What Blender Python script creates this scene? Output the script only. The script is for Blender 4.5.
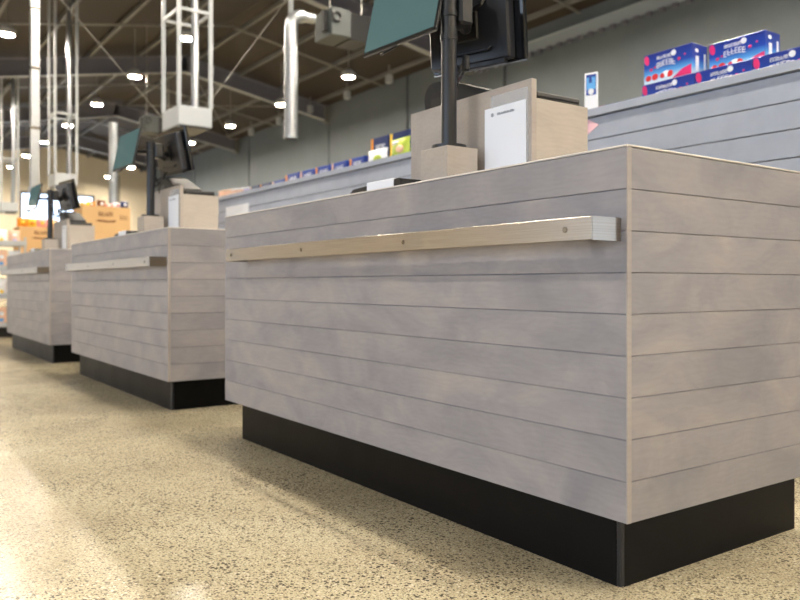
import bpy, bmesh, math, random
from mathutils import Vector, Matrix, Euler

for o in list(bpy.data.objects):
    bpy.data.objects.remove(o)
SC = bpy.context.scene
COL = SC.collection
R = math.radians
rnd = random.Random(11)

# ------------------------------------------------------------------ camera
CAM_Z = 0.655
cd = bpy.data.cameras.new('camera')
cam = bpy.data.objects.new('camera', cd)
COL.objects.link(cam)
cd.sensor_width = 36.0
cd.lens = 35.0
cd.shift_y = -16.0 / 800.0          # level camera, horizon a little above the middle
cd.clip_start = 0.02
cd.clip_end = 300
cam.location = (0, 0, CAM_Z)
cam.rotation_euler = (R(90), 0, R(-35.17))
cd.dof.use_dof = True
cd.dof.focus_distance = 1.85
cd.dof.aperture_fstop = 4.0
SC.camera = cam

# ------------------------------------------------------------------ world, exposure
wd = bpy.data.worlds.new('world')
SC.world = wd
wd.use_nodes = True
bg = wd.node_tree.nodes['Background']
bg.inputs['Color'].default_value = (0.66, 0.80, 1.0, 1)
bg.inputs['Strength'].default_value = 4.8
vs = SC.view_settings
vs.view_transform = 'Standard'
vs.look = 'None'
vs.exposure = -0.05
vs.gamma = 1.0
vs.use_curve_mapping = False
LAMP_STRENGTH = 860.0
WALL_SPOT_STRENGTH = 60.0
SC.cycles.sample_clamp_indirect = 6.0

# ------------------------------------------------------------------ materials
def srgb(r, g, b):
    f = lambda c: (c / 255 / 12.92) if c / 255 <= 0.04045 else ((c / 255 + 0.055) / 1.055) ** 2.4
    return (f(r), f(g), f(b), 1)

def mat(name, col, rough=0.5, metal=0.0, emit=None, estr=0.0, coat=0.0, alpha=1.0, trans=0.0):
    m = bpy.data.materials.new(name)
    m.use_nodes = True
    b = m.node_tree.nodes['Principled BSDF']
    b.inputs['Base Color'].default_value = col
    b.inputs['Roughness'].default_value = rough
    b.inputs['Metallic'].default_value = metal
    b.inputs['Coat Weight'].default_value = coat
    b.inputs['Alpha'].default_value = alpha
    b.inputs['Transmission Weight'].default_value = trans
    if emit:
        b.inputs['Emission Color'].default_value = emit
        b.inputs['Emission Strength'].default_value = estr
    return m

def nodes(m):
    nt = m.node_tree
    return nt, nt.nodes, nt.links, nt.nodes['Principled BSDF']

def coords(nt, scale, rand=True):
    """object coordinates, scaled, shifted per object so that no two boards are alike"""
    N, L = nt.nodes, nt.links
    tc = N.new('ShaderNodeTexCoord')
    mp = N.new('ShaderNodeMapping')
    mp.inputs['Scale'].default_value = scale
    L.new(tc.outputs['Object'], mp.inputs['Vector'])
    if rand:
        oi = N.new('ShaderNodeObjectInfo')
        ml = N.new('ShaderNodeMath'); ml.operation = 'MULTIPLY'; ml.inputs[1].default_value = 57.0
        L.new(oi.outputs['Random'], ml.inputs[0])
        cb = N.new('ShaderNodeCombineXYZ')
        for i in range(3):
            L.new(ml.outputs[0], cb.inputs[i])
        L.new(cb.outputs[0], mp.inputs['Location'])
    return mp.outputs[0]

def ramp(nt, fac, stops):
    r = nt.nodes.new('ShaderNodeValToRGB')
    e = r.color_ramp.elements
    while len(e) < len(stops):
        e.new(0.5)
    for i, (p, c) in enumerate(stops):
        e[i].position = p
        e[i].color = c
    nt.links.new(fac, r.inputs[0])
    return r.outputs[0]

def noise(nt, vec, scale, detail=3, rough=0.5, dist=0.0):
    n = nt.nodes.new('ShaderNodeTexNoise')
    n.inputs['Scale'].default_value = scale
    n.inputs['Detail'].default_value = detail
    n.inputs['Roughness'].default_value = rough
    n.inputs['Distortion'].default_value = dist
    nt.links.new(vec, n.inputs['Vector'])
    return n.outputs[0]

def mixc(nt, fac, a, b, mode='MIX'):
    m = nt.nodes.new('ShaderNodeMix')
    m.data_type = 'RGBA'
    m.blend_type = mode
    for sock, v in ((m.inputs[0], fac), (m.inputs[6], a), (m.inputs[7], b)):
        if isinstance(v, (int, float, tuple)):
            sock.default_value = v
        else:
            nt.links.new(v, sock)
    return m.outputs[2]

def bump(nt, bsdf, h, strength=0.2, dist=0.002):
    b = nt.nodes.new('ShaderNodeBump')
    b.inputs['Strength'].default_value = strength
    b.inputs['Distance'].default_value = dist
    nt.links.new(h, b.inputs['Height'])
    nt.links.new(b.outputs[0], bsdf.inputs['Normal'])

def wood(name, c1, c2, c3, rough=0.42):
    """washed birch ply, the grain runs along the board's own x axis"""
    m = mat(name, c1, rough)
    nt, N, L, b = nodes(m)
    v = coords(nt, (3.2, 5.0, 5.0))
    big = noise(nt, v, 1.1, 4, 0.6, 0.6)
    c = ramp(nt, big, [(0.30, c1), (0.52, c2), (0.72, c3)])
    v2 = coords(nt, (9.0, 70.0, 70.0))
    fine = noise(nt, v2, 1.6, 4, 0.6, 0.3)
    c = mixc(nt, 0.22, c, ramp(nt, fine, [(0.3, (0.72, 0.70, 0.69, 1)), (0.7, (1, 1, 1, 1))]), 'MULTIPLY')
    v3 = coords(nt, (2.2, 4.0, 4.0))
    w = N.new('ShaderNodeTexWave')
    w.bands_direction = 'Z'
    w.inputs['Scale'].default_value = 5.0
    w.inputs['Distortion'].default_value = 14.0
    w.inputs['Detail'].default_value = 2.5
    w.inputs['Detail Scale'].default_value = 0.8
    L.new(v3, w.inputs['Vector'])
    c = mixc(nt, 0.10, c, ramp(nt, w.outputs[0], [(0.2, (0.72, 0.71, 0.72, 1)), (0.6, (1, 1, 1, 1))]), 'MULTIPLY')
    L.new(c, b.inputs['Base Color'])
    bump(nt, b, fine, 0.05, 0.001)
    return m

M = {}
M['wood'] = wood('grey_washed_birch', srgb(133, 131, 137), srgb(151, 147, 150), srgb(166, 159, 157))
M['birch'] = wood('pale_birch', srgb(166, 157, 148), srgb(176, 167, 157), srgb(182, 173, 163), 0.5)
M['panel'] = wood('shaded_birch_panel', srgb(160, 151, 144), srgb(170, 161, 153), srgb(176, 167, 159), 0.5)  # birch toned greyer, shade on the cabinet front put into the colour
M['trim'] = wood('trim_birch', srgb(156, 148, 145), srgb(165, 157, 152), srgb(170, 162, 156))
M['edge'] = mat('pale_laminate_edge', srgb(226, 220, 212), 0.4)
M['core'] = mat('dark_core_board', srgb(74, 64, 56), 0.8)
M['black_lam'] = mat('black_laminate', srgb(12, 12, 12), 0.32)
M['black_lam'].node_tree.nodes['Principled BSDF'].inputs['Specular IOR Level'].default_value = 0.16
M['plinth_edge'] = mat('plinth_edge', srgb(26, 28, 33), 0.4)
nt, N, L, b = nodes(M['black_lam'])
v = coords(nt, (1, 1, 1))
L.new(ramp(nt, noise(nt, v, 5, 4, 0.6), [(0.3, (0.44, 0.44, 0.44, 1)), (0.7, (0.50, 0.50, 0.50, 1))]), b.inputs['Roughness'])
L.new(ramp(nt, noise(nt, v, 9, 5, 0.65), [(0.45, srgb(6, 6, 7)), (0.75, srgb(13, 12, 12))]), b.inputs['Base Color'])

M['steel'] = mat('brushed_stainless', srgb(206, 200, 190), 0.30, 1.0)
nt, N, L, b = nodes(M['steel'])
v = coords(nt, (1.0, 3.0, 260.0))
L.new(ramp(nt, noise(nt, v, 2.0, 3, 0.6), [(0.3, srgb(160, 152, 142)), (0.7, srgb(176, 168, 157))]), b.inputs['Base Color'])
b.inputs['Anisotropic'].default_value = 0.5
M['screw'] = mat('screw_steel', srgb(150, 146, 140), 0.25, 1.0)
M['galv'] = mat('galvanised_steel', srgb(196, 200, 204), 0.28, 0.85)
M['unit_grey'] = mat('unit_grey_paint', srgb(66, 70, 70), 0.55)
nt, N, L, b = nodes(M['galv'])
v = coords(nt, (1, 1, 1))
L.new(ramp(nt, noise(nt, v, 14, 3, 0.6), [(0.3, srgb(172, 176, 181)), (0.7, srgb(184, 188, 193))]), b.inputs['Base Color'])
M['white_metal'] = mat('white_painted_metal', srgb(176, 180, 184), 0.4)
M['rafter'] = mat('grey_painted_steel', srgb(104, 104, 114), 0.55)
M['flange_lit'] = mat('flange_lit_grey', srgb(150, 152, 156), 0.5)  # paler than the rafter grey: lit undersides put into the colour
M['purlin'] = mat('zinc_purlin', srgb(122, 121, 118), 0.5, 0.3)
M['rod'] = mat('thin_rod', srgb(140, 138, 132), 0.45, 0.5)
M['eave'] = mat('eave_beam_paint', srgb(150, 160, 168), 0.5)

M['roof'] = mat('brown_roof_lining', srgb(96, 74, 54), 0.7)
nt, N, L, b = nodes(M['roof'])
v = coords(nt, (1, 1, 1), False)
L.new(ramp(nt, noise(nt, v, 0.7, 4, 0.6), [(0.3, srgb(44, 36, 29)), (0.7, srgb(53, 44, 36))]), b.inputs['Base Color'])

M['wallgrey'] = mat('grey_green_wall_panel', srgb(120, 121, 114), 0.6)
nt, N, L, b = nodes(M['wallgrey'])
v = coords(nt, (1, 1, 1))
L.new(ramp(nt, noise(nt, v, 1.3, 4, 0.6), [(0.3, srgb(92, 100, 106)), (0.7, srgb(100, 108, 113))]), b.inputs['Base Color'])
M['joint'] = mat('dark_joint', srgb(50, 50, 50), 0.8)
M['cream'] = mat('cream_wall_paint', srgb(226, 206, 170), 0.7)
nt, N, L, b = nodes(M['cream'])
v = coords(nt, (1, 1, 1))
L.new(ramp(nt, noise(nt, v, 0.8, 4, 0.6), [(0.3, srgb(232, 218, 190)), (0.7, srgb(240, 227, 202))]), b.inputs['Base Color'])
M['partition'] = mat('blue_grey_board_paint', srgb(160, 164, 172), 0.45)
nt, N, L, b = nodes(M['partition'])
v = coords(nt, (1.0, 4.0, 4.0))
L.new(ramp(nt, noise(nt, v, 2.0, 3, 0.6), [(0.3, srgb(158, 166, 184)), (0.7, srgb(168, 176, 193))]), b.inputs['Base Color'])

# polished concrete: tan matrix, dark and pale aggregate
M['floor'] = mat('polished_aggregate_concrete', srgb(176, 158, 122), 0.22)
nt, N, L, b = nodes(M['floor'])
b.inputs['Specular IOR Level'].default_value = 0.11
v = coords(nt, (1, 1, 1), False)
cloud = noise(nt, v, 1.7, 5, 0.6, 0.4)
c = ramp(nt, cloud, [(0.30, srgb(178, 166, 139)), (0.50, srgb(197, 185, 156)), (0.72, srgb(209, 199, 171))])
grain = noise(nt, v, 190, 3, 0.7)
c = mixc(nt, 0.75, c, ramp(nt, grain, [(0.36, (0.45, 0.43, 0.39, 1)), (0.58, (1.06, 1.05, 1.03, 1))]), 'MULTIPLY')
patch = noise(nt, v, 3.2, 3, 0.6)
for sc_, th, colr, lo, hi in ((210.0, 0.34, srgb(96, 88, 74), 0.28, 0.55), (130.0, 0.32, srgb(74, 67, 57), 0.36, 0.60), (70.0, 0.30, srgb(66, 59, 51), 0.46, 0.66), (90.0, 0.24, srgb(212, 203, 178), 0.30, 0.55)):
    vo = N.new('ShaderNodeTexVoronoi')
    vo.inputs['Scale'].default_value = sc_
    L.new(v, vo.inputs['Vector'])
    st = ramp(nt, vo.outputs['Distance'], [(th, (1, 1, 1, 1)), (th + 0.07, (0, 0, 0, 1))])
    sep = N.new('ShaderNodeSeparateColor')
    L.new(vo.outputs['Color'], sep.inputs[0])
    pick = ramp(nt, sep.outputs[0], [(0.50, (0, 0, 0, 1)), (0.56, (1, 1, 1, 1))])
    a1 = mixc(nt, 1.0, st, pick, 'MULTIPLY')
    a2 = mixc(nt, 1.0, a1, ramp(nt, patch, [(lo, (0.55, 0.55, 0.55, 1)), (hi, (1, 1, 1, 1))]), 'MULTIPLY')
    c = mixc(nt, a2, c, colr)
L.new(c, b.inputs['Base Color'])
L.new(ramp(nt, cloud, [(0.3, (0.19, 0.19, 0.19, 1)), (0.7, (0.26, 0.26, 0.26, 1))]), b.inputs['Roughness'])

M['black'] = mat('black_plastic', srgb(15, 15, 17), 0.38)
M['pole'] = mat('black_powder_coat', srgb(20, 21, 25), 0.33)
M['charcoal'] = mat('charcoal_plastic', srgb(58, 58, 60), 0.45)
M['terminal'] = mat('terminal_shell', srgb(30, 31, 36), 0.32)
M['printer'] = mat('printer_shell', srgb(28, 27, 27), 0.6)
M['gloss'] = mat('gloss_black', srgb(14, 15, 18), 0.08)
M['screen'] = mat('idle_teal_screen', srgb(44, 60, 60), 0.07, emit=srgb(112, 146, 145), estr=0.46)
M['screen_dark'] = mat('dark_screen', srgb(16, 18, 22), 0.08)
M['paper'] = mat('white_paper', srgb(238, 240, 246), 0.6)
M['ink'] = mat('grey_ink', srgb(160, 164, 172), 0.7)
M['sleeve'] = mat('clear_plastic_sleeve', srgb(235, 236, 238), 0.15, alpha=0.28)
M['pink'] = mat('pink_card', srgb(244, 198, 208), 0.6)
M['lens'] = mat('lamp_lens', (1, 0.86, 0.66, 1), 0.5, emit=(1.0, 0.90, 0.75, 1), estr=LAMP_STRENGTH)
M['spotlens'] = mat('spot_lens', (1, 0.9, 0.7, 1), 0.5, emit=(1.0, 0.85, 0.6, 1), estr=WALL_SPOT_STRENGTH)
M['housing'] = mat('lamp_housing', srgb(190, 190, 190), 0.5)
M['carton'] = mat('brown_cardboard', srgb(214, 174, 122), 0.75)
M['carton_dark'] = mat('cardboard_print', srgb(120, 74, 44), 0.8)
M['pallet'] = mat('pallet_timber', srgb(150, 118, 84), 0.8)
M['blue'] = mat('blue_print', srgb(28, 62, 150), 0.35)
M['navy'] = mat('navy_print', srgb(22, 42, 92), 0.35)
M['white_print'] = mat('white_print', srgb(240, 243, 250), 0.4)
M['magenta'] = mat('magenta_print', srgb(214, 40, 110), 0.35)
M['red'] = mat('red_print', srgb(206, 38, 44), 0.35)
M['salmon'] = mat('salmon_print', srgb(238, 160, 150), 0.4)
M['cyan'] = mat('light_blue_print', srgb(96, 170, 232), 0.35)
M['orange'] = mat('orange_print', srgb(240, 150, 40), 0.4)
M['yellow'] = mat('yellow_print', srgb(246, 206, 60), 0.4)
M['lime'] = mat('lime_print', srgb(178, 196, 74), 0.4)
M['green'] = mat('green_print', srgb(96, 150, 36), 0.4)
M['peach'] = mat('peach_print', srgb(238, 196, 168), 0.4)
M['lilac'] = mat('lilac_print', srgb(200, 190, 230), 0.4)
M['glass'] = mat('window_glass', srgb(230, 240, 245), 0.05)
nt, N, L, b = nodes(M['glass'])
tr = N.new('ShaderNodeBsdfTransparent'); gl = N.new('ShaderNodeBsdfGlossy'); mx = N.new('ShaderNodeMixShader')
gl.inputs['Roughness'].default_value = 0.02
mx.inputs[0].default_value = 0.06
L.new(tr.outputs[0], mx.inputs[1]); L.new(gl.outputs[0], mx.inputs[2])
L.new(mx.outputs[0], N['Material Output'].inputs['Surface'])
M['boxblue'] = mat('blue_box_print', srgb(24, 70, 170), 0.32)
nt, N, L, b = nodes(M['boxblue'])
tc = N.new('ShaderNodeTexCoord'); sx = N.new('ShaderNodeSeparateXYZ')
L.new(tc.outputs['Generated'], sx.inputs[0])
L.new(ramp(nt, sx.outputs[2], [(0.04, srgb(214, 232, 246)), (0.30, srgb(84, 160, 226)), (0.55, srgb(22, 66, 166)), (1.0, srgb(18, 40, 128))]), b.inputs['Base Color'])

# ------------------------------------------------------------------ geometry helpers
class MB:
    def __init__(self):
        self.bm = bmesh.new()
    def box(self, lo, hi, bev=0.0, seg=1, mtx=None):
        c = Vector([(a + b_) / 2 for a, b_ in zip(lo, hi)])
        s = Vector([abs(b_ - a) for a, b_ in zip(lo, hi)])
        m = Matrix.Translation(c) @ Matrix.Diagonal((*s, 1))
        if mtx:
            m = mtx @ m
        r = bmesh.ops.create_cube(self.bm, size=1, matrix=m)
        if bev:
            vs_ = set(r['verts'])
            ed = [e for e in self.bm.edges if e.verts[0] in vs_ and e.verts[1] in vs_]
            bmesh.ops.bevel(self.bm, geom=ed, offset=bev, segments=seg, affect='EDGES', profile=0.5)
        return self
    def tube(self, p, q, r, seg=12, r2=None):
        p, q = Vector(p), Vector(q)
        d = q - p
        m = Matrix.Translation((p + q) / 2) @ d.to_track_quat('Z', 'Y').to_matrix().to_4x4()
        bmesh.ops.create_cone(self.bm, cap_ends=True, segments=seg, radius1=r, radius2=r if r2 is None else r2, depth=d.length, matrix=m)
        return self
    def path(self, pts, r, seg=8):
        for a, b_ in zip(pts[:-1], pts[1:]):
            self.tube(a, b_, r, seg)
        for p in pts[1:-1]:
            bmesh.ops.create_uvsphere(self.bm, u_segments=seg, v_segments=6, radius=r, matrix=Matrix.Translation(p))
        return self
    def ball(self, c, rx, ry, rz, u=12, v=8, rot=None):
        m = Matrix.Translation(c) @ (rot.to_matrix().to_4x4() if rot else Matrix()) @ Matrix.Diagonal((rx, ry, rz, 1))
        bmesh.ops.create_uvsphere(self.bm, u_segments=u, v_segments=v, radius=1, matrix=m)
        return self
    def prism(self, pts, axis, a, b_):
        """extrude a closed 2-D outline along an axis: x -> (y,z), y -> (x,z), z -> (x,y)"""
        def P(u, v_, w):
            return {'x': (w, u, v_), 'y': (u, w, v_), 'z': (u, v_, w)}[axis]
        A = [self.bm.verts.new(P(u, v_, a)) for u, v_ in pts]
        B = [self.bm.verts.new(P(u, v_, b_)) for u, v_ in pts]
        n = len(pts)
        self.bm.faces.new(A); self.bm.faces.new(list(reversed(B)))
        for i in range(n):
            self.bm.faces.new((A[i], B[i], B[(i + 1) % n], A[(i + 1) % n]))
        return self
    def beam(self, p, q, w, h, up=(0, 0, 1)):
        p, q = Vector(p), Vector(q)
        d = (q - p).normalized(); s = d.cross(Vector(up)).normalized(); u = s.cross(d)
        m = Matrix.Translation((p + q) / 2) @ Matrix((s, d, u)).transposed().to_4x4() @ Matrix.Diagonal((w, (q - p).length, h, 1))
        bmesh.ops.create_cube(self.bm, size=1, matrix=m)
        return self
    def mesh(self, name, smooth=False):
        bmesh.ops.recalc_face_normals(self.bm, faces=self.bm.faces)
        me = bpy.data.meshes.new(name)
        self.bm.to_mesh(me); self.bm.free()
        if smooth:
            for p in me.polygons:
                p.use_smooth = True
            try:
                me.set_sharp_from_angle(angle=R(40))
            except Exception:
                pass
        return me
    def obj(self, name, m, parent=None, loc=(0, 0, 0), rot=(0, 0, 0), smooth=False):
        return place(name, self.mesh(name, smooth), m, parent, loc, rot)

def place(name, me, m, parent=None, loc=(0, 0, 0), rot=(0, 0, 0)):
    o = bpy.data.objects.new(name, me)
    if m is not None and not me.materials:
        me.materials.append(M[m])
    COL.objects.link(o)
    o.location = loc
    o.rotation_euler = rot
    if parent:
        o.parent = parent
    return o

_cache = {}
def boxmesh(sx, sy, sz, m, bev=0.0):
    k = (round(sx, 5), round(sy, 5), round(sz, 5), m, bev)
    if k not in _cache:
        _cache[k] = MB().box((-sx / 2, -sy / 2, -sz / 2), (sx / 2, sy / 2, sz / 2), bev).mesh('board')
        _cache[k].materials.append(M[m])
    return _cache[k]

def bx(name, lo, hi, m, parent=None, bev=0.0):
    """a box that keeps its own centre as origin and shares its mesh with equal boxes"""
    c = [(a + b_) / 2 for a, b_ in zip(lo, hi)]
    return place(name, boxmesh(hi[0] - lo[0], hi[1] - lo[1], hi[2] - lo[2], m, bev), m, parent, c)

def tag(o, label, cat, group=None):
    o['label'] = label
    o['category'] = cat
    if group:
        o['group'] = group
    return o

def thing(name, loc, label, cat, group=None, rz=0.0):
    e = bpy.data.objects.new(name, None)
    COL.objects.link(e)
    e.empty_display_size = 0.1
    e.location = loc
    e.rotation_euler = (0, 0, rz)
    return tag(e, label, cat, group)

def struct(o):
    o['kind'] = 'structure'
    return o

def copy_tree(o, parent=None):
    c = o.copy()
    COL.objects.link(c)
    c.parent = parent
    for ch in list(o.children):
        copy_tree(ch, c)
    return c

def dup(o, loc, label, rz=None):
    c = copy_tree(o)
    c.location = loc
    if rz is not None:
        c.rotation_euler = (0, 0, rz)
    c['label'] = label
    return c

def strokes(w, h, n, seed, arch=0.0):
    """a row of n letter-like marks, in the local x-z plane, facing -y"""
    r = random.Random(seed)
    b_ = MB()
    cw = w / n
    t = min(cw * 0.2, h * 0.22)
    e = 0.0006
    for i in range(n):
        x0 = -w / 2 + i * cw + cw * 0.08
        x1 = x0 + cw * 0.80
        u = (x0 + x1) / w
        z0 = -h / 2 - arch * u * u
        z1 = z0 + h
        k = r.randrange(5)
        b_.box((x0, -e, z0), (x0 + t, e, z1))
        if k in (0, 1, 3):
            b_.box((x0, -e, z1 - t), (x1, e, z1))
        if k in (1, 2, 3, 4):
            b_.box((x0, -e, z0), (x1, e, z0 + t))
        if k in (0, 2, 3):
            b_.box((x1 - t, -e, z0), (x1, e, z1))
        b_.box((x0, -e, (z0 + z1 - t) / 2), (x1, e, (z0 + z1 + t) / 2))
    return b_

FX, FY = math.sin(R(35.17)), math.cos(R(35.17))
def yat(px, X):
    """y of the point that stands on the line x = X in the photograph's column px"""
    s = (px - 400) / 777.8
    return X * (FY - FX * s) / (FX + FY * s)

# ------------------------------------------------------------------ the building
XR, XL, Y0, Y1 = 10.6, -6.0, -6.0, 34.0
RX, RZ, SL = 6.6, 6.263, 0.18
def roof_z(x):
    return RZ - SL * abs(x - RX)

fl = struct(MB().box((XL - .2, Y0 - .2, -.12), (XR + .2, Y1 + .2, 0)).obj('floor', 'floor'))
fl['label'] = 'polished tan concrete floor with dark aggregate speckles'

# right-hand wall: tall grey panels with narrow dark joints
wr = struct(MB().box((XR + .02, Y0, 0), (XR + .14, Y1, roof_z(XR))).obj('wall_right', 'joint'))
wr['label'] = 'tall dark grey panelled side wall'
js = [Y0, -1.5, 4.2, yat(505, XR), yat(407.6, XR), yat(329.2, XR), yat(249.5, XR), 28.5, Y1]
for a, b_ in zip(js[:-1], js[1:]):
    bx('wall_panel', (XR - .01, a + .035, 0.0), (XR + .02, b_ - .035, roof_z(XR) - .02), 'wallgrey', wr)

# far end wall in cream panels round the window
WX0, WX1, WZ0, WZ1 = 5.46, 8.3, 1.0, 4.35
def gable(x0, x1, zb, y0, y1, m, name, parent=None):
    pts = [(x0, zb), (x1, zb), (x1, roof_z(x1))]
    if x0 < RX < x1:
        pts.append((RX, RZ))
    pts.append((x0, roof_z(x0)))
    return MB().prism(pts, 'y', y0, y1).obj(name, m, parent)
wb = struct(gable(XL, WX0, 0, Y1, Y1 + .15, 'cream', 'wall_back'))
wb['label'] = 'cream end wall of the hall round a bright window'
gable(WX1, XR, 0, Y1, Y1 + .15, 'cream', 'wall_panel', wb)
gable(WX0, WX1, WZ1, Y1, Y1 + .15, 'cream', 'wall_panel', wb)
bx('wall_panel', (WX0, Y1, 0), (WX1, Y1 + .15, WZ0), 'cream', wb)
for jx in (-1.0, 1.6, 4.1, 9.3):
    bx('wall_joint', (jx - .02, Y1 - .006, 0), (jx + .02, Y1 + .004, min(roof_z(jx) - .02, 5.3)), 'joint', wb)
w1 = struct(bx('window_1', (WX0, Y1 + .06, WZ0), (WX1, Y1 + .075, WZ1), 'glass'))
w1['label'] = 'wide bright window with a slim dark frame'
for lo, hi in (((WX0, WZ0), (WX1, WZ0 + .07)), ((WX0, WZ1 - .07), (WX1, WZ1)), ((WX0, WZ0), (WX0 + .07, WZ1)), ((WX1 - .07, WZ0), (WX1, WZ1))):
    o = bx('window_frame', (lo[0], Y1 - .03, lo[1]), (hi[0], Y1 + .1, hi[1]), 'joint')
    o.parent = w1
    o.matrix_parent_inverse = Matrix.Translation(w1.location).inverted()

# wall behind the camera and the glazed shop front on the left (daylight)
BAYS = [(-6.0, 6.0), (25.0, 33.0)]
wl = MB()
for a, b_ in BAYS:
    wl.box((XL - .15, a, 0), (XL, b_, .35)).box((XL - .15, a, 3.2), (XL, b_, roof_z(XL)))
for a, b_ in ((6.0, 25.0), (33.0, Y1)):
    wl.box((XL - .15, a, 0), (XL, b_, roof_z(XL)))
wl = struct(wl.obj('wall_left', 'cream'))
wl['label'] = 'shop front wall with large windows'
nwin = [1]
def shop_window(lo, hi, label):
    nwin[0] += 1
    g_ = struct(bx('window_%d' % nwin[0], lo, hi, 'glass'))
    g_['label'] = label
    pl = bpy.data.lights.new('daylight_portal', 'AREA')
    pl.shape = 'RECTANGLE'
    pl.cycles.is_portal = True
    po = bpy.data.objects.new('daylight_portal', pl)
    COL.objects.link(po)
    po.location = [(p + q) / 2 for p, q in zip(lo, hi)]
    if hi[0] - lo[0] < .1:
        pl.size, pl.size_y = hi[2] - lo[2], hi[1] - lo[1]
        po.location.x -= .1
        po.rotation_euler = (0, R(-90), 0)
    else:
        pl.size, pl.size_y = hi[0] - lo[0], hi[2] - lo[2]
        po.location.y -= .1
        po.rotation_euler = (R(90), 0, 0)
for a, b_ in BAYS:
    yy = a
    while yy < b_ - 1:
        MB().box((XL - .15, yy, .35), (XL, yy + .3, 3.2)).obj('pier', 'cream', wl)
        shop_window((XL - .09, yy + .3, .35), (XL - .08, yy + 4.0, 3.2), 'shop front window pane on the left wall')
        yy += 4.0
# end wall behind the viewpoint with one unseen window, added and sized for blue daylight
FW0, FW1, FZ0, FZ1 = 6.8, 10.2, 0.0, 2.6
wf = struct(gable(XL, FW0, 0, Y0 - .15, Y0, 'cream', 'wall_front'))
wf['label'] = 'cream end wall behind the viewpoint'
gable(FW1, XR, 0, Y0 - .15, Y0, 'cream', 'wall_panel', wf)
gable(FW0, FW1, FZ1, Y0 - .15, Y0, 'cream', 'wall_panel', wf)
shop_window((FW0, Y0 - .09, FZ0), (FW1, Y0 - .08, FZ1), 'unseen window pane added for daylight in the end wall behind the viewpoint')

# roof lining with portal rafters, purlins and mid-bay ties
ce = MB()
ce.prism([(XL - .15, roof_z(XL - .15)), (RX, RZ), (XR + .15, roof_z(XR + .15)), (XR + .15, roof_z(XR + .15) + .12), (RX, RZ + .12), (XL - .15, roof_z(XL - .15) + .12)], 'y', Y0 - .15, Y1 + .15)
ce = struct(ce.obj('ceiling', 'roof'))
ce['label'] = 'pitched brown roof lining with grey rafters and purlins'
def rafter(y, x0, x1):
    b_ = MB()
    z0, z1 = roof_z(x0), roof_z(x1)
    sgn = Vector((x1 - x0, 0, z1 - z0)).normalized()
    nrm = Vector((-sgn.z, 0, sgn.x)) * (1 if sgn.x > 0 else -1)
    for off, w, h in ((-.10, .16, .02), (-.28, .012, .36), (-.46, .16, .02)):
        b_.beam(Vector((x0, y, z0)) + nrm * off, Vector((x1, y, z1)) + nrm * off, w, h)
    o = b_.obj('rafter', 'rafter', ce)
    MB().beam(Vector((x0, y, z0)) + nrm * -.476, Vector((x1, y, z1)) + nrm * -.476, .17, .012).obj('lit_strip', 'flange_lit', o)  # thin pale strip, painted light along the rafter's lower edge
    return o
for y in (0.4, 6.4, 12.4, 18.4, 24.4, 30.4):
    rafter(y, XL + .02, RX)
    rafter(y, RX, XR - .05)
    bx('rafter_end_plate', (XR - .16, y - .09, roof_z(XR) - .52), (XR - .03, y + .09, roof_z(XR) - .06), 'purlin', ce)
for x in (-4.8, -3.6, -2.4, -1.2, -.1, 1.0, 2.1, 3.2, 4.36, 5.5, 6.87, 8.0, 9.14, 10.2):
    MB().box((x - .03, Y0, roof_z(x) - .10), (x + .03, Y1, roof_z(x) - .012)).obj('purlin', 'purlin', ce)
for y in (3.4, 9.4, 15.6, 21.4, 27.4):
    for xa, xb in ((XL + .1, RX), (RX, XR - .1)):
        MB().beam((xa, y, roof_z(xa) - .12), (xb, y, roof_z(xb) - .12), .04, .03).obj('tie_rod', 'rod', ce)
for ya, yb in ((6.4, 12.4), (18.4, 24.4)):
    for xa, xb in ((RX, XR - .3), (XR - .3, RX)):
        MB().tube((xa, ya, roof_z(xa) - .16), (xb, yb, roof_z(xb) - .16), .012, 6).obj('brace_rod', 'rod', ce)
MB().box((XR - .07, Y0, 5.06), (XR - .015, 12.3, 5.25)).box((XR - .10, Y0, 5.24), (XR - .015, 12.3, 5.26)).obj('eave_beam', 'eave', ce)
eb = MB()
for i in range(74):
    y = Y0 + .2 + i * .245
    eb.box((XR - .08, y, 4.99), (XR - .015, y + .10, 5.06))
eb = eb.obj('eave_closure', 'rafter', ce)
eb['kind'] = 'stuff'

# ------------------------------------------------------------------ ceiling lamps
def lens(r, seg=10):
    b_ = MB()
    bmesh.ops.create_circle(b_.bm, cap_ends=True, segments=seg, radius=r)
    return b_
def make_lamp():
    t = thing('ceiling_lamp', (0, 0, 0), '', 'ceiling lamp', 'round lamps under the roof')
    h = MB().tube((0, 0, .0), (0, 0, .05), .15, 16).tube((0, 0, .05), (0, 0, .13), .15, 16, .07)
    h.obj('housing', 'housing', t, smooth=True)
    MB().tube((0, 0, -.022), (0, 0, -.001), .118, 12).obj('lens', 'lens', t)
    rim = MB()
    prof = [(.124, -.028), (.135, -.028), (.135, 0), (.124, 0)]
    for k in range(20):
        a, a2 = R(18 * k), R(18 * k + 18)
        v_ = [rim.bm.verts.new((r_ * math.cos(q), r_ * math.sin(q), z_)) for q in (a, a2) for r_, z_ in prof]
        for i in range(4):
            rim.bm.faces.new((v_[i], v_[(i + 1) % 4], v_[4 + (i + 1) % 4], v_[4 + i]))
    bmesh.ops.remove_doubles(rim.bm, verts=rim.bm.verts, dist=1e-5)
    rim.obj('rim', 'housing', t)
    MB().tube((0, 0, .13), (0, 0, .7), .012, 6).obj('stem', 'rod', t)
    return t
lamp = make_lamp()
first = True
LZ = 4.96
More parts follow.
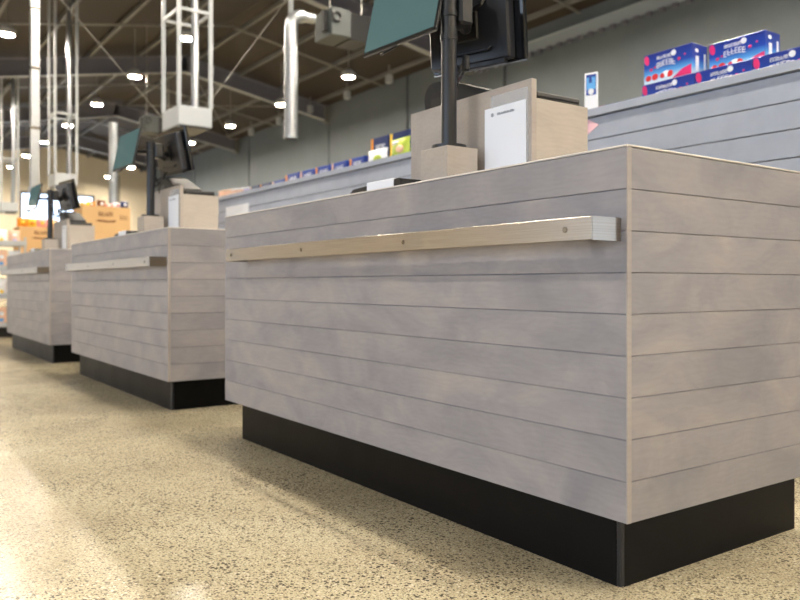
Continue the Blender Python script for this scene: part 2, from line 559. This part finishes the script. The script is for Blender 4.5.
def put_lamp(x, y, label):
    global first
    o = lamp if first else copy_tree(lamp)
    first = False
    lz = min(LZ, roof_z(x) - .30)
    o.location = (x, y, lz)
    o['label'] = label
    for c_ in o.children:
        if c_.name.startswith('stem'):
            c_.scale = (1, 1, (roof_z(x) - lz) / .7)
ORD = ['first', 'second', 'third', 'fourth', 'fifth', 'sixth', 'seventh', 'eighth', 'ninth', 'tenth', 'eleventh', 'twelfth', 'thirteenth']
for i in range(8):
    y = 10.9 + 3.07 * i - .2
    put_lamp(8.4, y, 'round glowing ceiling lamp, %s from the monitors in the row by the dark side wall' % ORD[i])
for i in range(7):
    y = 13.24 + 3.05 * i
    put_lamp(4.78, y, 'round glowing ceiling lamp, %s from the pendant frame in the middle row' % ORD[i])
for i in range(6):
    y = 14.8 + 3.05 * i
    put_lamp(2.17, y, 'round glowing ceiling lamp, %s from the left edge, left of the steel post' % ORD[i])
for x, y in [(8.4, 10.7 - 3.07 * i) for i in range(1, 6)] + [(4.78, 13.24 - 3.05 * i) for i in range(1, 7)] + [(2.17, 14.8 - 3.05 * i) for i in range(1, 7)] + [(-2.6, 16.6 + 7.3 * i) for i in range(-3, 3)]:
    put_lamp(x, y, 'round ceiling lamp above and behind the viewpoint')

# small white spots fixed along the top of the side wall
sp = None
for i, px in enumerate((389, 347, 310, 279, 251)):
    y = yat(px, 10.0)
    lab = 'small white wall spot under the eave, %s from the monitors' % ORD[i]
    if sp is None:
        sp = thing('wall_spot', (10.0, y, 5.22), lab, 'spotlight', 'spots along the side wall')
        MB().box((-.07, -.07, 0), (.07, .07, .20), .02).obj('spot_body', 'white_metal', sp)
        MB().tube((0, 0, .19), (0, 0, .42), .015, 6).obj('stem', 'rod', sp)
    else:
        dup(sp, (10.0, y, 5.22), lab)

# ------------------------------------------------------------------ checkout counters
OX, OY = 1.32, 1.052
LEN, DEP, PB, PT = 2.135, 0.785, 0.1543, 0.943
PITCH = (PT - PB) / 9
GAP = .0004
def make_counter():
    t = thing('checkout_counter', (OX, OY, 0), '', 'counter', 'timber clad checkout counters')
    bx('carcass', (.0135, .0135, PB + .004), (DEP - .004, LEN - .004, PT - .002), 'core', t)
    bx('worktop', (-.001, -.001, PT), (DEP, LEN, .947), 'edge', t, .0008)
    lf = LEN - .003
    def plank_mesh(ln):
        h = (PITCH - GAP) / 2
        c = .0030
        b_ = MB().prism([(-.007, -h), (.007, -h), (.007, h - c), (.007 - c, h), (-.007 + c, h), (-.007, h - c)], 'x', -ln / 2, ln / 2)
        me = b_.mesh('plank')
        me.materials.append(M['wood'])
        return me
    ms = plank_mesh(lf)
    me_ = plank_mesh(DEP - .0145)
    for i in range(9):
        z = PB + PITCH * (i + .5)
        place('plank', ms, None, t, (.007, .003 + lf / 2, z), (0, 0, R(-90)))
        place('plank', me_, None, t, (.0145 + (DEP - .0145) / 2, .007, z))
    MB().box((-.0008, -.0014, PB), (.0135, .0028, PT), .0008).obj('corner_trim', 'trim', t)
    # plinth: four black boards and a slim dark corner post
    MB().box((.034, .055, 0), (.046, 2.03, PB + .002)).obj('plinth_board', 'black_lam', t)
    MB().box((.046, .043, 0), (.745, .055, PB + .002)).obj('plinth_board', 'black_lam', t)
    MB().box((.733, .055, 0), (.745, 2.03, PB + .002)).obj('plinth_board', 'black_lam', t)
    MB().box((.034, 2.018, 0), (.745, 2.03, PB + .002)).obj('plinth_board', 'black_lam', t)
    MB().box((.033, .042, 0), (.047, .056, PB + .002), .003).obj('plinth_corner', 'plinth_edge', t)
    # stainless bump rail: a strip with returned ends on four brackets
    bz0, bz1, fx, ya, yb = .745, .794, -.092, .0155, 1.905
    rail = MB().box((fx, ya, bz0), (fx + .004, yb, bz1), .0012)
    rail.box((fx + .004, ya, bz0), (0, ya + .004, bz1)).box((fx + .004, yb - .004, bz0), (0, yb, bz1))
    rail = rail.obj('bump_rail', 'steel', t)
    for y in (.087, .676, 1.265, 1.853):
        MB().box((fx + .004, y - .015, .756), (0, y + .015, .783)).obj('bracket', 'screw', rail)
        MB().tube((fx - .002, y, .769), (fx + .003, y, .769), .0065, 12).obj('screw', 'screw', rail)
    return t
c0 = make_counter()
CY = (0.0, 2.88, 5.80)
c0['label'] = 'large grey timber clad checkout counter in the foreground with steel rail'
dup(c0, (OX, OY + CY[1], 0), 'middle grey timber checkout counter, partly behind the foreground one')
dup(c0, (OX, OY + CY[2], 0), 'farthest grey timber checkout counter at the left edge')

# ------------------------------------------------------------------ tills on the counters
WHICH = ('on the nearest counter', 'on the middle counter', 'on the farthest counter')
TZ = .9485
def make_cabinet():
    t = thing('till_cabinet', (OX, OY, TZ), '', 'cabinet', 'birch till cabinets')
    bx('front_panel', (.25, .530, 0), (.27, 1.111, .289), 'panel', t, .001)
    bx('cabinet_side', (.27, .532, 0), (.486, .550, .236), 'birch', t, .001)
    bx('cabinet_side', (.27, 1.085, 0), (.486, 1.103, .236), 'birch', t, .001)
    bx('cabinet_back', (.468, .550, 0), (.486, 1.085, .236), 'birch', t)
    bx('cabinet_top', (.27, .550, .218), (.468, 1.085, .236), 'birch', t)
    return t
def make_notice():
    t = thing('paper_notice', (OX + .25, OY, TZ), '', 'paper notice', 'notices on the till cabinets')
    bx('paper', (-.004, .5495, 0.002), (-.0025, .725, .233), 'paper', t)
    bx('plastic_sleeve', (-.0022, .542, 0.002), (-.0008, .70, .268), 'sleeve', t)
    s = strokes(.075, .007, 8, 3)
    s.obj('heading', 'ink', t, (-.0048, .632, .211), (0, 0, R(-90)))
    MB().tube((-.0054, .690, .211), (-.004, .690, .211), .006, 12).obj('emblem', 'ink', t)
    return t
def make_printer():
    t = thing('receipt_printer', (OX, OY, TZ + .2365), '', 'printer', 'receipt printers on the tills')
    pts = [(.72, 0), (1.085, 0)]
    for k in range(7):
        a = R(-10 + 100 * k / 6)
        pts.append((1.05 + .05 * math.cos(a), .105 + .05 * math.sin(a)))
    pts += [(.98, .150), (.72, .055)]
    MB().prism(pts, 'x', .30, .455).obj('printer_body', 'printer', t, smooth=True)
    MB().box((.33, .99, .150), (.43, 1.04, .157)).obj('paper_slot', 'black', t)
    MB().box((.298, .95, .02), (.301, 1.06, .10)).obj('front_cover', 'black', t)
    return t
def make_tray():
    t = thing('flat_device', (OX, OY, TZ + .2365), '', 'device', 'flat dark devices on the tills')
    MB().box((.285, .545, 0), (.468, .70, .010), .003).obj('tray_base', 'black', t)
    MB().box((.285, .545, .010), (.468, .70, .025), .004).obj('tray_top', 'charcoal', t)
    return t
def make_mat():
    t = thing('counter_tray', (OX, OY, TZ), '', 'tray', 'low black trays on the counters')
    MB().prism([(.875, 0), (1.20, 0), (1.165, .022), (.90, .032)], 'x', .05, .21).obj('plate_body', 'black', t)
    MB().box((.046, .925, .001), (.12, 1.075, .0345), .002).obj('white_sheet', 'paper', t)
    return t
kinds = [(make_cabinet, 'pale birch till cabinet with a raised front panel '),
         (make_notice, 'white paper notice in a clear sleeve on the till cabinet '),
         (make_printer, 'dark wedge shaped receipt printer on the till cabinet '),
         (make_tray, 'flat dark device lying on top of the till cabinet '),
         (make_mat, 'low black tray with a white sheet ')]
for fn, lab in kinds:
    p = fn()
    p['label'] = lab + WHICH[0]
    base = p.location.copy()
    for i in (1, 2):
        dup(p, base + Vector((0, CY[i], 0)), lab + WHICH[i])

def make_stand(i, ptop, cust, cash):
    """post with a customer screen and a cashier terminal; cust / cash = (dx, dy, z, yaw, tilt) of the screens"""
    PX, PY = OX + .158, OY + .788
    t = thing('monitor_stand', (PX, PY + CY[i], TZ), 'black post with two monitors on a small birch box ' + WHICH[i], 'monitor stand', 'monitor posts on the counters')
    H = .1125
    MB().box((-.0585, -.0645, 0), (.0585, .0645, H), .0012).obj('plinth_box', 'birch', t)
    MB().tube((0, 0, H), (0, 0, H + .012), .053, 24).obj('base_plate', 'pole', t)
    MB().tube((0, 0, H + .012), (0, 0, ptop - TZ), .0235, 24).obj('post', 'pole', t, smooth=True)
    MB().tube((0, 0, ptop - TZ), (0, 0, ptop - TZ + .012), .026, 24).obj('post_cap', 'black', t)
    for z in (1.40, 1.47):
        MB().tube((0, 0, z - TZ - .008), (0, 0, z - TZ + .008), .0265, 24).obj('post_collar', 'black', t)
    # customer monitor: slim slab, screen on its -x side
    dx, dy, z, yaw, tilt = cust
    W, Hh = .36, .235
    m1 = MB().box((-.004, -W / 2, -Hh / 2), (.010, W / 2, Hh / 2), .003).box((.010, -.11, -.08), (.030, .11, .08), .006)
    m1 = m1.obj('customer_monitor', 'black', t, (dx, dy, z - TZ), (0, R(tilt), R(yaw)))
    MB().box((-.0052, -W / 2 + .006, -Hh / 2 + .009), (-.0035, W / 2 - .006, Hh / 2 - .006)).obj('screen', 'screen', m1)
    MB().box((.0, -W / 2 - .001, -Hh / 2 - .003), (.006, W / 2 + .001, -Hh / 2)).obj('bezel_edge', 'charcoal', m1)
    MB().box((.030, -.04, -.04), (.042, .04, .04), .004).obj('mount_plate', 'black', m1)
    v_ = Vector((dx, dy, z - TZ)) + Euler((0, R(tilt), R(yaw))).to_matrix() @ Vector((.04, 0, 0))
    MB().path([v_, Vector((.02, v_.y * .6, v_.z)), Vector((0, 0, v_.z))], .013, 10).obj('monitor_arm', 'black', t)
    # scanner hanging under the customer screen
    MB().path([Vector((.02, .11, -Hh / 2)), Vector((-.0, .08, -Hh / 2 - .018)), Vector((-.01, .05, -Hh / 2 - .024)), Vector((.0, .01, -Hh / 2 - .008)), Vector((.02, .0, -Hh / 2 + .03))], .004, 6).obj('cable', 'black', m1)
    # cashier terminal: back shell towards us, screen on its +x side
    dx, dy, z, yaw, tilt = cash
    W, Hh = .30, .235
    m2 = MB().box((0, -W / 2, -Hh / 2), (.045, W / 2, Hh / 2), .005)
    m2 = m2.obj('cashier_monitor', 'terminal', t, (dx, dy, z - TZ), (0, R(tilt), R(yaw)))
    MB().box((.045, -W / 2 - .035, -Hh / 2 - .006), (.066, W / 2 + .02, Hh / 2 + .03), .004).obj('screen_frame', 'gloss', m2)
    MB().box((.066, -W / 2 - .025, -Hh / 2 + .006), (.0672, W / 2 + .01, Hh / 2 + .02)).obj('screen', 'screen_dark', m2)
    MB().box((.047, -W / 2 - .036, -Hh / 2 - .008), (.064, W / 2 + .02, -Hh / 2 - .006)).obj('bezel_edge', 'screw', m2)
    MB().box((-.012, -.045, -.045), (0, .045, .045), .004).obj('mount_plate', 'black', m2)
    MB().tube((-.016, 0, .02), (-.010, 0, .02), .008, 10).obj('bolt', 'screw', m2)
    MB().path([Vector((-.006, -.09, -.075)), Vector((-.012, -.08, -.085)), Vector((-.012, .06, -.085)), Vector((-.006, .07, -.075))], .004, 6).obj('back_handle', 'black', m2)
    MB().path([Vector((-.006, -.07, .075)), Vector((-.014, -.065, .06)), Vector((-.014, -.03, .05)), Vector((-.006, -.02, .04))], .006, 6).obj('back_clip', 'black', m2)
    MB().box((.004, -W / 2 + .02, -Hh / 2 - .014), (.03, W / 2 - .05, -Hh / 2 + .002), .002).obj('port_cover', 'black', m2)
    v_ = Vector((dx, dy, z - TZ)) + Euler((0, R(tilt), R(yaw))).to_matrix() @ Vector((-.012, 0, 0))
    MB().box((.018, -.035, v_.z - .045), (.070, .035, v_.z + .045), .008).obj('arm_clamp', 'black', t)
    MB().path([Vector((.05, 0, v_.z - .02)), Vector((.09, .03, v_.z - .03)), v_], .020, 10).obj('monitor_arm', 'black', t)
    z0 = z - Hh / 2 - TZ
    for k, (oy, dz, ex) in enumerate(((.02, .075, .03), (.05, .095, .05), (.085, .055, .02))):
        MB().path([Vector((dx - .01, dy - .04 + oy, z0 + .005)), Vector((dx - .03, dy - .03 + oy, z0 - dz * .6)), Vector((dx - .06 - ex * .5, dy - .07 + oy, z0 - dz)), Vector((.035, .02 + oy * .2, z0 - dz * .5)), Vector((.03, .0, z0 + .06))], .0045, 6).obj('cable', 'black', t)
    MB().path([Vector((dx - .03, dy - .02, z0 - .03)), Vector((dx - .045, dy - .01, z0 - .07)), Vector((dx - .05, dy + .01, z0 - .13))], .003, 6).obj('cable', 'black', t)
    MB().box((dx - .065, dy - .07, z0 - .045), (dx - .045, dy - .05, z0 + .005), .004).obj('cable_plug', 'black', t)
    return t
make_stand(0, 1.54, (-.040, .178, 1.530, 3.8, 13), (.155, .10, 1.487, 17.8, -5))
make_stand(1, 1.50, (-.10, .15, 1.478, 3, 12), (.130, .08, 1.465, 8, -12))
make_stand(2, 1.50, (-.11, .15, 1.45, 3, 12), (.130, .08, 1.465, 8, -12))

# ------------------------------------------------------------------ blue-grey display partition behind the tills
PXF, PZT = 3.2, 1.58
pa = thing('display_partition', (PXF, 0, 0), 'long blue-grey boarded display partition with goods along its top', 'partition')
PY0, PY1 = -.6, 7.95
bx('partition_core', (.02, PY0, 0), (.62, PY1 - .02, 1.535), 'joint', pa)
bp = .118
zt = PZT - .048
while zt > .08:
    bx('board', (0, PY0, zt - bp + .005), (.02, PY1 - .02, zt), 'partition', pa, .0015)
    bx('board', (.02, PY1 - .02, zt - bp + .005), (.62, PY1, zt), 'partition', pa, .0015)
    zt -= bp
bx('cap_board', (-.014, PY0, PZT - .040), (.03, PY1 + .012, PZT), 'partition', pa, .002)
bx('cap_board', (.03, PY1 - .03, PZT - .040), (.62, PY1 + .012, PZT), 'partition', pa, .002)
bx('price_label', (-.003, 7.13, 1.335), (0, 7.70, 1.455), 'paper', pa)
DECK = 1.536

def candy_box(y_hi, z, label, seed, cap=True, w=.29, h=.15, d=.127, x=3.42):
    t = thing('snack_box', (x, y_hi, z), label, 'snack box', 'blue snack boxes on the partition')
    MB().box((0, -w, 0), (d, 0, h), .002).obj('carton_body', 'boxblue', t)
    o = strokes(w * .30, .017, 7, seed)
    o.obj('lettering', 'white_print', t, (-.001, -w * .43, h * .80), (0, 0, R(-90)))
    o = strokes(w * .40, .028, 6, seed + 1, .010)
    o.obj('lettering', 'white_print', t, (-.001, -w * .47, h * .60), (0, 0, R(-90)))
    MB().tube((-.0015, -w * .63, h * .84), (0, -w * .63, h * .84), .015, 14).obj('round_badge', 'white_print', t)
    MB().ball((0, -.018, h * .80), .0012, .015, .026, 12, 8, Euler((R(-14), 0, 0))).obj('oval_mark', 'magenta', t)
    for (yy_, zz_, s_) in ((.16, .46, .010), (.24, .52, .007), (.74, .60, .010), (.86, .70, .006)):
        MB().ball((0, -w * yy_, h * zz_), .001, s_, s_ * .8, 8, 6).obj('petal_mark', 'magenta', t)
    if cap:
        for (yy_, s_) in ((.10, .018), (.24, .020), (.40, .016), (.55, .020)):
            MB().ball((0, -w * yy_, h * (.14 + s_ * 3)), .0012, s_, s_ * .85, 10, 6).obj('fruit_mark', 'red', t)
        MB().ball((0, -w * .48, h * .22), .001, .026, .017, 10, 6).obj('cream_mark', 'white_print', t)
        MB().prism([(-w * .60, .004), (-w + .003, .004), (-w + .003, .052), (-w * .82, .040)], 'x', -.0013, 0).obj('swoosh', 'magenta', t)
        # print on the end face
        MB().box((.03, -w - .0012, .02), (.055, -w, .095)).obj('end_print', 'white_print', t)
        MB().box((.098, -w - .0012, .012), (.112, -w, .112)).obj('end_stripe', 'white_print', t)
        MB().ball((.04, -w, .122), .016, .0012, .010, 10, 6).obj('end_badge', 'white_print', t)
    return t
for i, (a, b_, lb) in enumerate(((2.583, 2.272, 'blue snack box under the strawberry box, first of the bottom row'),
                                 (2.269, 1.978, 'blue snack box under the right end of the stack, second of the bottom row'),
                                 (1.974, 1.684, 'blue snack box at the right edge, third of the bottom row'),
                                 (1.680, 1.390, 'blue snack box beyond the right edge, fourth of the bottom row'))):
    candy_box(a, DECK, lb, 20 + i * 3, False, a - b_, .150, .127, 3.36)
candy_box(2.578, DECK + .1505, 'blue strawberry snack box on top of the row, left of two', 40, True, .283, .155, .127, 3.37)
candy_box(yat(709, 3.465), DECK + .1505, 'blue snack box on top of the row, right of two', 50, True, .290, .150, .127, 3.465)
for i, lb in enumerate(('low blue snack pack lying beside the white sign card', 'low blue snack pack lying next to the stacked blue boxes')):
    t = thing('snack_pack', (3.42, 3.24 - i * .31, DECK), lb, 'snack pack', 'flat blue packs')
    MB().box((0, -.30, 0), (.15, 0, .115), .002).obj('pack_body', 'navy', t)
    MB().box((-.001, -.05, .07), (0, -.01, .112)).obj('end_mark', 'magenta', t)
    strokes(.10, .015, 6, 70 + i).obj('lettering', 'white_print', t, (-.001, -.18, .092), (0, 0, R(-90)))

t = thing('sign_card', (3.23, 2.81, PZT), 'upright white sign card with a blue picture on the partition', 'sign', rz=R(20))
MB().box((0, -.037, 0), (.006, .037, .205), .002).obj('card', 'white_print', t)
MB().box((-.0012, -.028, .085), (0, .028, .195)).obj('picture', 'blue', t)
MB().box((-.0022, -.024, .115), (-.001, .024, .18)).obj('picture_light', 'cyan', t)
MB().prism([(-.006, .15), (.012, .15), (.010, .185), (-.002, .185)], 'x', -.003, -.002).obj('picture_mark', 'blue', t)
MB().tube((-.003, 0, .103), (-.0012, 0, .103), .016, 14).obj('badge', 'white_print', t)
t = MB().prism([(0, -.04), (0, .04), (-.075, 0)], 'x', 0, .002).obj('price_tag', 'pink', None, (3.197, 2.805, 1.49))
tag(t, 'small pink pointed price tag on the partition under the sign card', 'price tag')

# goods along the farther part of the partition
def far_box(y0, y1, z, h, m, label, side='orange', x=3.36):
    t = thing('snack_carton', (x, y1, z), label, 'snack carton', 'small cartons along the partition')
    w = abs(y1 - y0)
    MB().box((0, -w, 0), (.16, 0, h), .002).obj('carton_body', m, t)
    MB().box((-.001, -w * .14, .004), (0, -.003, h - .004)).obj('side_stripe', side, t)
    strokes(w * .55, h * .26, 5, int(y0 * 100)).obj('lettering', 'white_print', t, (-.001, -w * .56, h * .66), (0, 0, R(-90)))
    strokes(w * .45, h * .12, 6, int(y0 * 90)).obj('lettering', 'cyan', t, (-.001, -w * .56, h * .42), (0, 0, R(-90)))
    return t
spans = [(349.5, 364), (331.5, 346), (315.5, 330), (300, 314), (285.5, 298.5), (272, 284), (260, 270.5), (250, 259)]
for i, (a, b_) in enumerate(spans):
    far_box(yat(b_, 3.36), yat(a, 3.36), DECK, .150 if i < 5 else .12, 'blue' if i < 6 else 'navy',
            'blue snack carton on the partition, %s from the green bags going left' % ORD[i], 'orange' if i % 2 == 0 else 'peach')
far_box(yat(388, 3.42), yat(371, 3.42), DECK, .285, 'navy', 'tall navy snack carton behind the green snack bag', 'orange', 3.42)
far_box(yat(409, 3.42), yat(390, 3.42), DECK, .285, 'navy', 'tall navy snack carton beside the till cabinet on the partition', 'yellow', 3.42)
def pouch(loc, w, h, label, base, accents, yaw, roll=0.0, cat='snack bag', group='snack bags', name='snack_bag', d=.05):
    t = thing(name, loc, label, cat, group, yaw)
    t.rotation_euler.x = roll
    n, mrows = 8, 8
    b_ = MB()
    g = {}
    for s_ in (1, -1):
        for i in range(n + 1):
            for j in range(mrows + 1):
                u, v_ = i / n, j / mrows
                k = max(0.0, math.sin(math.pi * u)) ** .6 * max(0.0, math.sin(math.pi * v_)) ** .6
                if s_ == -1 and (i in (0, n) or j in (0, mrows)):
                    g[s_, i, j] = g[1, i, j]
                    continue
                g[s_, i, j] = b_.bm.verts.new((s_ * d * k, (u - .5) * w * (1 - .06 * math.sin(math.pi * v_)), v_ * h))
    for s_ in (1, -1):
        for i in range(n):
            for j in range(mrows):
                q = [g[s_, i, j], g[s_, i + 1, j], g[s_, i + 1, j + 1], g[s_, i, j + 1]]
                b_.bm.faces.new(q)
    b_.obj('bag_body', base, t, smooth=True)
    for (u, v_, ru, rv, m) in accents:
        k = math.sin(math.pi * u) ** .6 * math.sin(math.pi * v_) ** .6
        MB().ball((-d * k + .006, (u - .5) * w, v_ * h), .012, ru * w, rv * h, 12, 8).obj('bag_print', m, t, smooth=True)
    return t
pouch((3.275, yat(378, 3.275), DECK), .25, .145, 'white and green snack bag lying on the partition edge', 'white_print', [(.36, .42, .22, .24, 'lime'), (.50, .30, .10, .14, 'green'), (.25, .22, .14, .14, 'green')], R(3), d=.045)
pouch((3.275, yat(401, 3.275), DECK), .25, .185, 'yellow-green snack bag beside the till cabinet on the partition', 'lime', [(.36, .52, .22, .16, 'peach'), (.62, .80, .22, .09, 'white_print'), (.70, .30, .12, .12, 'green')], R(-3), d=.045)
for i, (a, b_) in enumerate(((243, 250), (237, 242.5), (231, 236.5), (224.5, 230.5), (218.5, 224))):
    y0, y1 = yat(b_, 3.36), yat(a, 3.36)
    t = thing('snack_tub', (3.36, y1, DECK), 'small pale pink tub on the partition, %s from its far end' % ORD[4 - i], 'tub', 'pale tubs at the partition end')
    MB().box((0, y0 - y1, 0), (.2, 0, .115 + .008 * i), .006).obj('tub_body', 'peach' if i else 'lilac', t)
    MB().box((-.001, (y0 - y1) * .8, .055), (0, (y0 - y1) * .25, .095)).obj('tub_print', 'salmon' if i else 'blue', t)
    MB().box((-.004, y0 - y1 - .002, .113 + .008 * i), (.204, .002, .125 + .008 * i), .003).obj('tub_lid', 'white_print' if i < 3 else 'peach', t)

# ------------------------------------------------------------------ cartons and goods beyond the counters
def carton(x, y, z, w, d, h, label, seed):
    t = thing('cardboard_carton', (x, y, z), label, 'carton', 'brown cartons beyond the counters')
    MB().box((0, 0, 0), (w, d, h), .004).obj('carton_body', 'carton', t)
    strokes(w * .30, h * .15, 4, seed).obj('lettering', 'carton_dark', t, (w * .48, -.001, h * .73))
    b_ = MB()
    b_.prism([(w * .27, h * .47), (w * .34, h * .53), (w * .55, h * .50), (w * .70, h * .53), (w * .67, h * .45), (w * .5, h * .44), (w * .36, h * .46)], 'y', -.0012, 0)
    b_.obj('swoosh', 'carton_dark', t)
    strokes(w * .17, h * .17, 3, seed + 2).obj('handling_marks', 'carton_dark', t, (w * .86, -.001, h * .64))
    return t
for (x, y, w, n, h, zz, nm) in ((2.18, 9.5, .555, 4, .335, .23, 'in the stack behind the middle till'), (1.84, 11.5, .55, 4, .30, .235, 'in the stack behind the farthest till')):
    p = thing('pallet', (x - .05, y - .05, 0), 'timber pallet under the carton ' + nm[7:], 'pallet', 'pallets under the cartons')
    for i in range(4):
        bx('slat', (0, .02 + i * .155, zz - .03), (.70, .13 + i * .155, zz - .002), 'pallet', p)
    for i in range(3):
        bx('bearer', (.02 + i * .28, .02, 0), (.10 + i * .28, .595, zz - .03), 'pallet', p)
    for i in range(n):
        carton(x, y, zz + i * h, w, .46, h - .002, 'brown cardboard carton %s, %s from the top' % (nm, ORD[n - 1 - i] if n - 1 - i else 'first'), 90 + i)
heap = [(2.24, 9.62, 'yellow'), (2.33, 9.70, 'orange'), (2.43, 9.64, 'carton_dark'), (2.53, 9.66, 'salmon'), (2.62, 9.63, 'white_print'), (2.69, 9.60, 'navy')]
names = {'red': 'red', 'orange': 'orange', 'yellow': 'yellow', 'salmon': 'salmon pink', 'white_print': 'white', 'carton_dark': 'brown', 'magenta': 'magenta', 'blue': 'blue', 'lilac': 'lilac', 'cyan': 'light blue', 'peach': 'peach', 'lime': 'lime green', 'navy': 'navy'}
for i, (x, y, m) in enumerate(heap):
    pouch((x, y, 1.569), .11, (.05, .07, .085, .05, .065, .08)[i], '%s snack bag lying on top of the carton stack behind the middle till' % names[m], m, [(.5, .5, .2, .2, 'white_print' if m != 'white_print' else 'red')], R(80 + 12 * (i % 3)), d=.025)
heap = [(1.90, 11.6, 'orange'), (2.02, 11.62, 'yellow'), (2.14, 11.6, 'salmon'), (2.28, 11.64, 'peach')]
for i, (x, y, m) in enumerate(heap):
    pouch((x, y, 1.434), .15, .12, '%s snack bag lying on top of the carton stack behind the farthest till' % names[m], m, [(.5, .5, .2, .2, 'yellow' if m != 'yellow' else 'orange')], R(78 + 9 * i), d=.03)

# wire display stand full of bags at the left edge
ds = thing('display_stand', (1.10, 10.35, 0), 'white shelf stand full of coloured bags at the left edge', 'display stand')
for sx_ in (0, .62):
    for sy_ in (0, .38):
        MB().box((sx_ - .012, sy_ - .012, 0), (sx_ + .012, sy_ + .012, 1.22)).obj('post', 'white_metal', ds)
for z in (.16, .50, .84, 1.14):
    bx('shelf', (-.012, -.012, z - .02), (.632, .392, z), 'white_metal', ds)
    bx('shelf_lip', (-.016, -.020, z - .02), (.636, -.012, z + .035), 'white_metal', ds)
bx('kick_board', (0, 0, .02), (.62, .36, .13), 'black', ds)
cols = ['peach', 'yellow', 'lilac', 'orange', 'white_print', 'cyan', 'salmon', 'magenta']
cnt = 0
lev = {.16: 'bottom', .50: 'second', .84: 'third', 1.14: 'top'}
for z in (.16, .50, .84, 1.14):
    for i in range(4):
        m = cols[(cnt * 3 + i) % 8]
        cnt += 1
        pouch((1.18 + i * .145, 10.43 + .0, z + .001), .13, .22 if z < 1 else .17, '%s snack bag, %s along the %s shelf of the left edge stand' % (names[m], ORD[i], lev[z]), m,
              [(.5, .62, .22, .12, 'white_print'), (.5, .3, .2, .12, cols[(cnt + 2) % 8])], R(90), d=.035, group='bags on the stand')

# ------------------------------------------------------------------ things hung from the roof
def make_frame():
    t = thing('pendant_frame', (0, 0, 0), '', 'pendant frame', 'white pendant frames over the tills')
    w, d, h, top = .36, .50, .20, 3.28
    MB().box((0, 0, 0), (w, d, h), .006).obj('box_body', 'white_metal', t)
    MB().box((.02, .02, -.014), (w - .02, d - .02, 0)).obj('box_base', 'black', t)
    MB().box((.01, .01, -.045), (.10, .10, -.014), .01).obj('sensor', 'white_metal', t)
    for x in (.012, w - .012):
        for y in (.012, d - .012):
            MB().box((x - .018, y - .018, h), (x + .018, y + .018, top)).obj('hanger_post', 'white_metal', t)
    for z in (1.17,):
        for lo, hi in (((.012, 0), (w - .012, .024)), ((.012, d - .024), (w - .012, d)), ((0, .012), (.024, d - .012)), ((w - .024, .012), (w, d - .012))):
            MB().box((lo[0], lo[1], z), (hi[0], hi[1], z + .03)).obj('cross_bar', 'white_metal', t)
    MB().tube((w - .07, d * .62, h), (w - .07, d * .62, top), .04, 12).obj('conduit', 'galv', t)
    return t
f0 = make_frame()
f0.location = (2.70, 7.73, 2.275)
f0['label'] = 'nearest white pendant frame with a box at its foot above the middle till'
dup(f0, (2.70, 13.62, 2.275), 'second white pendant frame with a box, above the bright window')
dup(f0, (2.70, 19.2, 2.275), 'farthest white pendant frame with a box, at the left edge')
MB().tube((0, .5, .15), (-2.5, .5, 2.75), .0045, 6).obj('stay_cable', 'rod', f0)
MB().tube((.36, .5, .15), (2.8, .5, 3.60), .003, 6).obj('stay_cable', 'rod', f0)

t = thing('service_post', (1.50, 8.5, 1.60), 'bright square steel post hanging from the roof at the far left', 'post')
MB().box((-.042, -.042, 0), (.042, .042, roof_z(1.5) - 1.60 - .05), .004).obj('tube', 'galv', t)
MB().box((-.054, -.054, -.02), (.054, .054, .03), .004).obj('end_cap', 'white_metal', t)
for z in (.6, 1.2, 1.8, 2.4):
    MB().box((-.045, -.045, z), (.045, .045, z + .03), .002).obj('joint_band', 'screw', t)
t = thing('service_post', (3.84, 14.4, 0), 'slim grey steel column standing behind the brown cartons', 'post')
MB().tube((0, 0, .02), (0, 0, 3.55), .075, 16).obj('tube', 'galv', t, smooth=True)
MB().box((-.15, -.15, 0), (.15, .15, .02)).obj('base_plate', 'galv', t)
t = thing('duct_pipe', (4.15, 8.08, 2.335), 'round silver duct pipe hanging down, with an elbow at its top', 'duct pipe')
pp = MB().tube((0, 0, 0), (0, 0, 1.30), .078, 24)
pts = [Vector((.14 - .14 * math.cos(R(a)), 0, 1.30 + .14 * math.sin(R(a)))) for a in range(0, 91, 15)]
for a, b_ in zip(pts[:-1], pts[1:]):
    pp.tube(a, b_, .075, 16)
for p in pts:
    pp.ball(p, .075, .075, .075, 16, 8)
pp.tube(pts[-1], (.30, 0, 1.44), .06, 16)
pp.obj('pipe', 'galv', t, smooth=True)
for z in (.0, .62):
    MB().tube((0, 0, z), (0, 0, z + .025), .083, 24).obj('pipe_band', 'galv', t)
MB().tube((0, 0, 1.36), (0, 0, roof_z(4.15) - 2.335 - .02), .03, 10).obj('drop_rod', 'galv', t)
t = thing('ceiling_unit', (4.56, 7.95, 3.60), 'grey box unit with a black end joined to the silver duct pipe', 'ceiling unit')
MB().box((.06, 0, 0), (.33, .42, .33), .01).obj('grey_body', 'unit_grey', t)
MB().box((.33, .02, -.01), (.62, .40, .32), .006).obj('black_end', 'black', t)
MB().box((0, .08, .05), (.06, .16, .31), .01).obj('bracket', 'black', t)
rg = MB()
for k in range(12):
    a, a2 = R(k * 30), R(k * 30 + 30)
    rg.tube((.12 + .055 * math.cos(a), -.012, .22 + .055 * math.sin(a)), (.12 + .055 * math.cos(a2), -.012, .22 + .055 * math.sin(a2)), .014, 8)
rg.obj('collar_ring', 'black', t)
MB().box((.62, .1, .06), (.76, .3, .20), .01).obj('outlet', 'galv', t)
for x in (.15, .6):
    MB().tube((x, .2, .32), (x, .2, roof_z(4.45 + x) - 3.62), .008, 6).obj('hanger_rod', 'rod', t)
dup(t, (4.75, 15.7, 3.72), 'farther small grey and black box unit hung under the roof above the middle till')
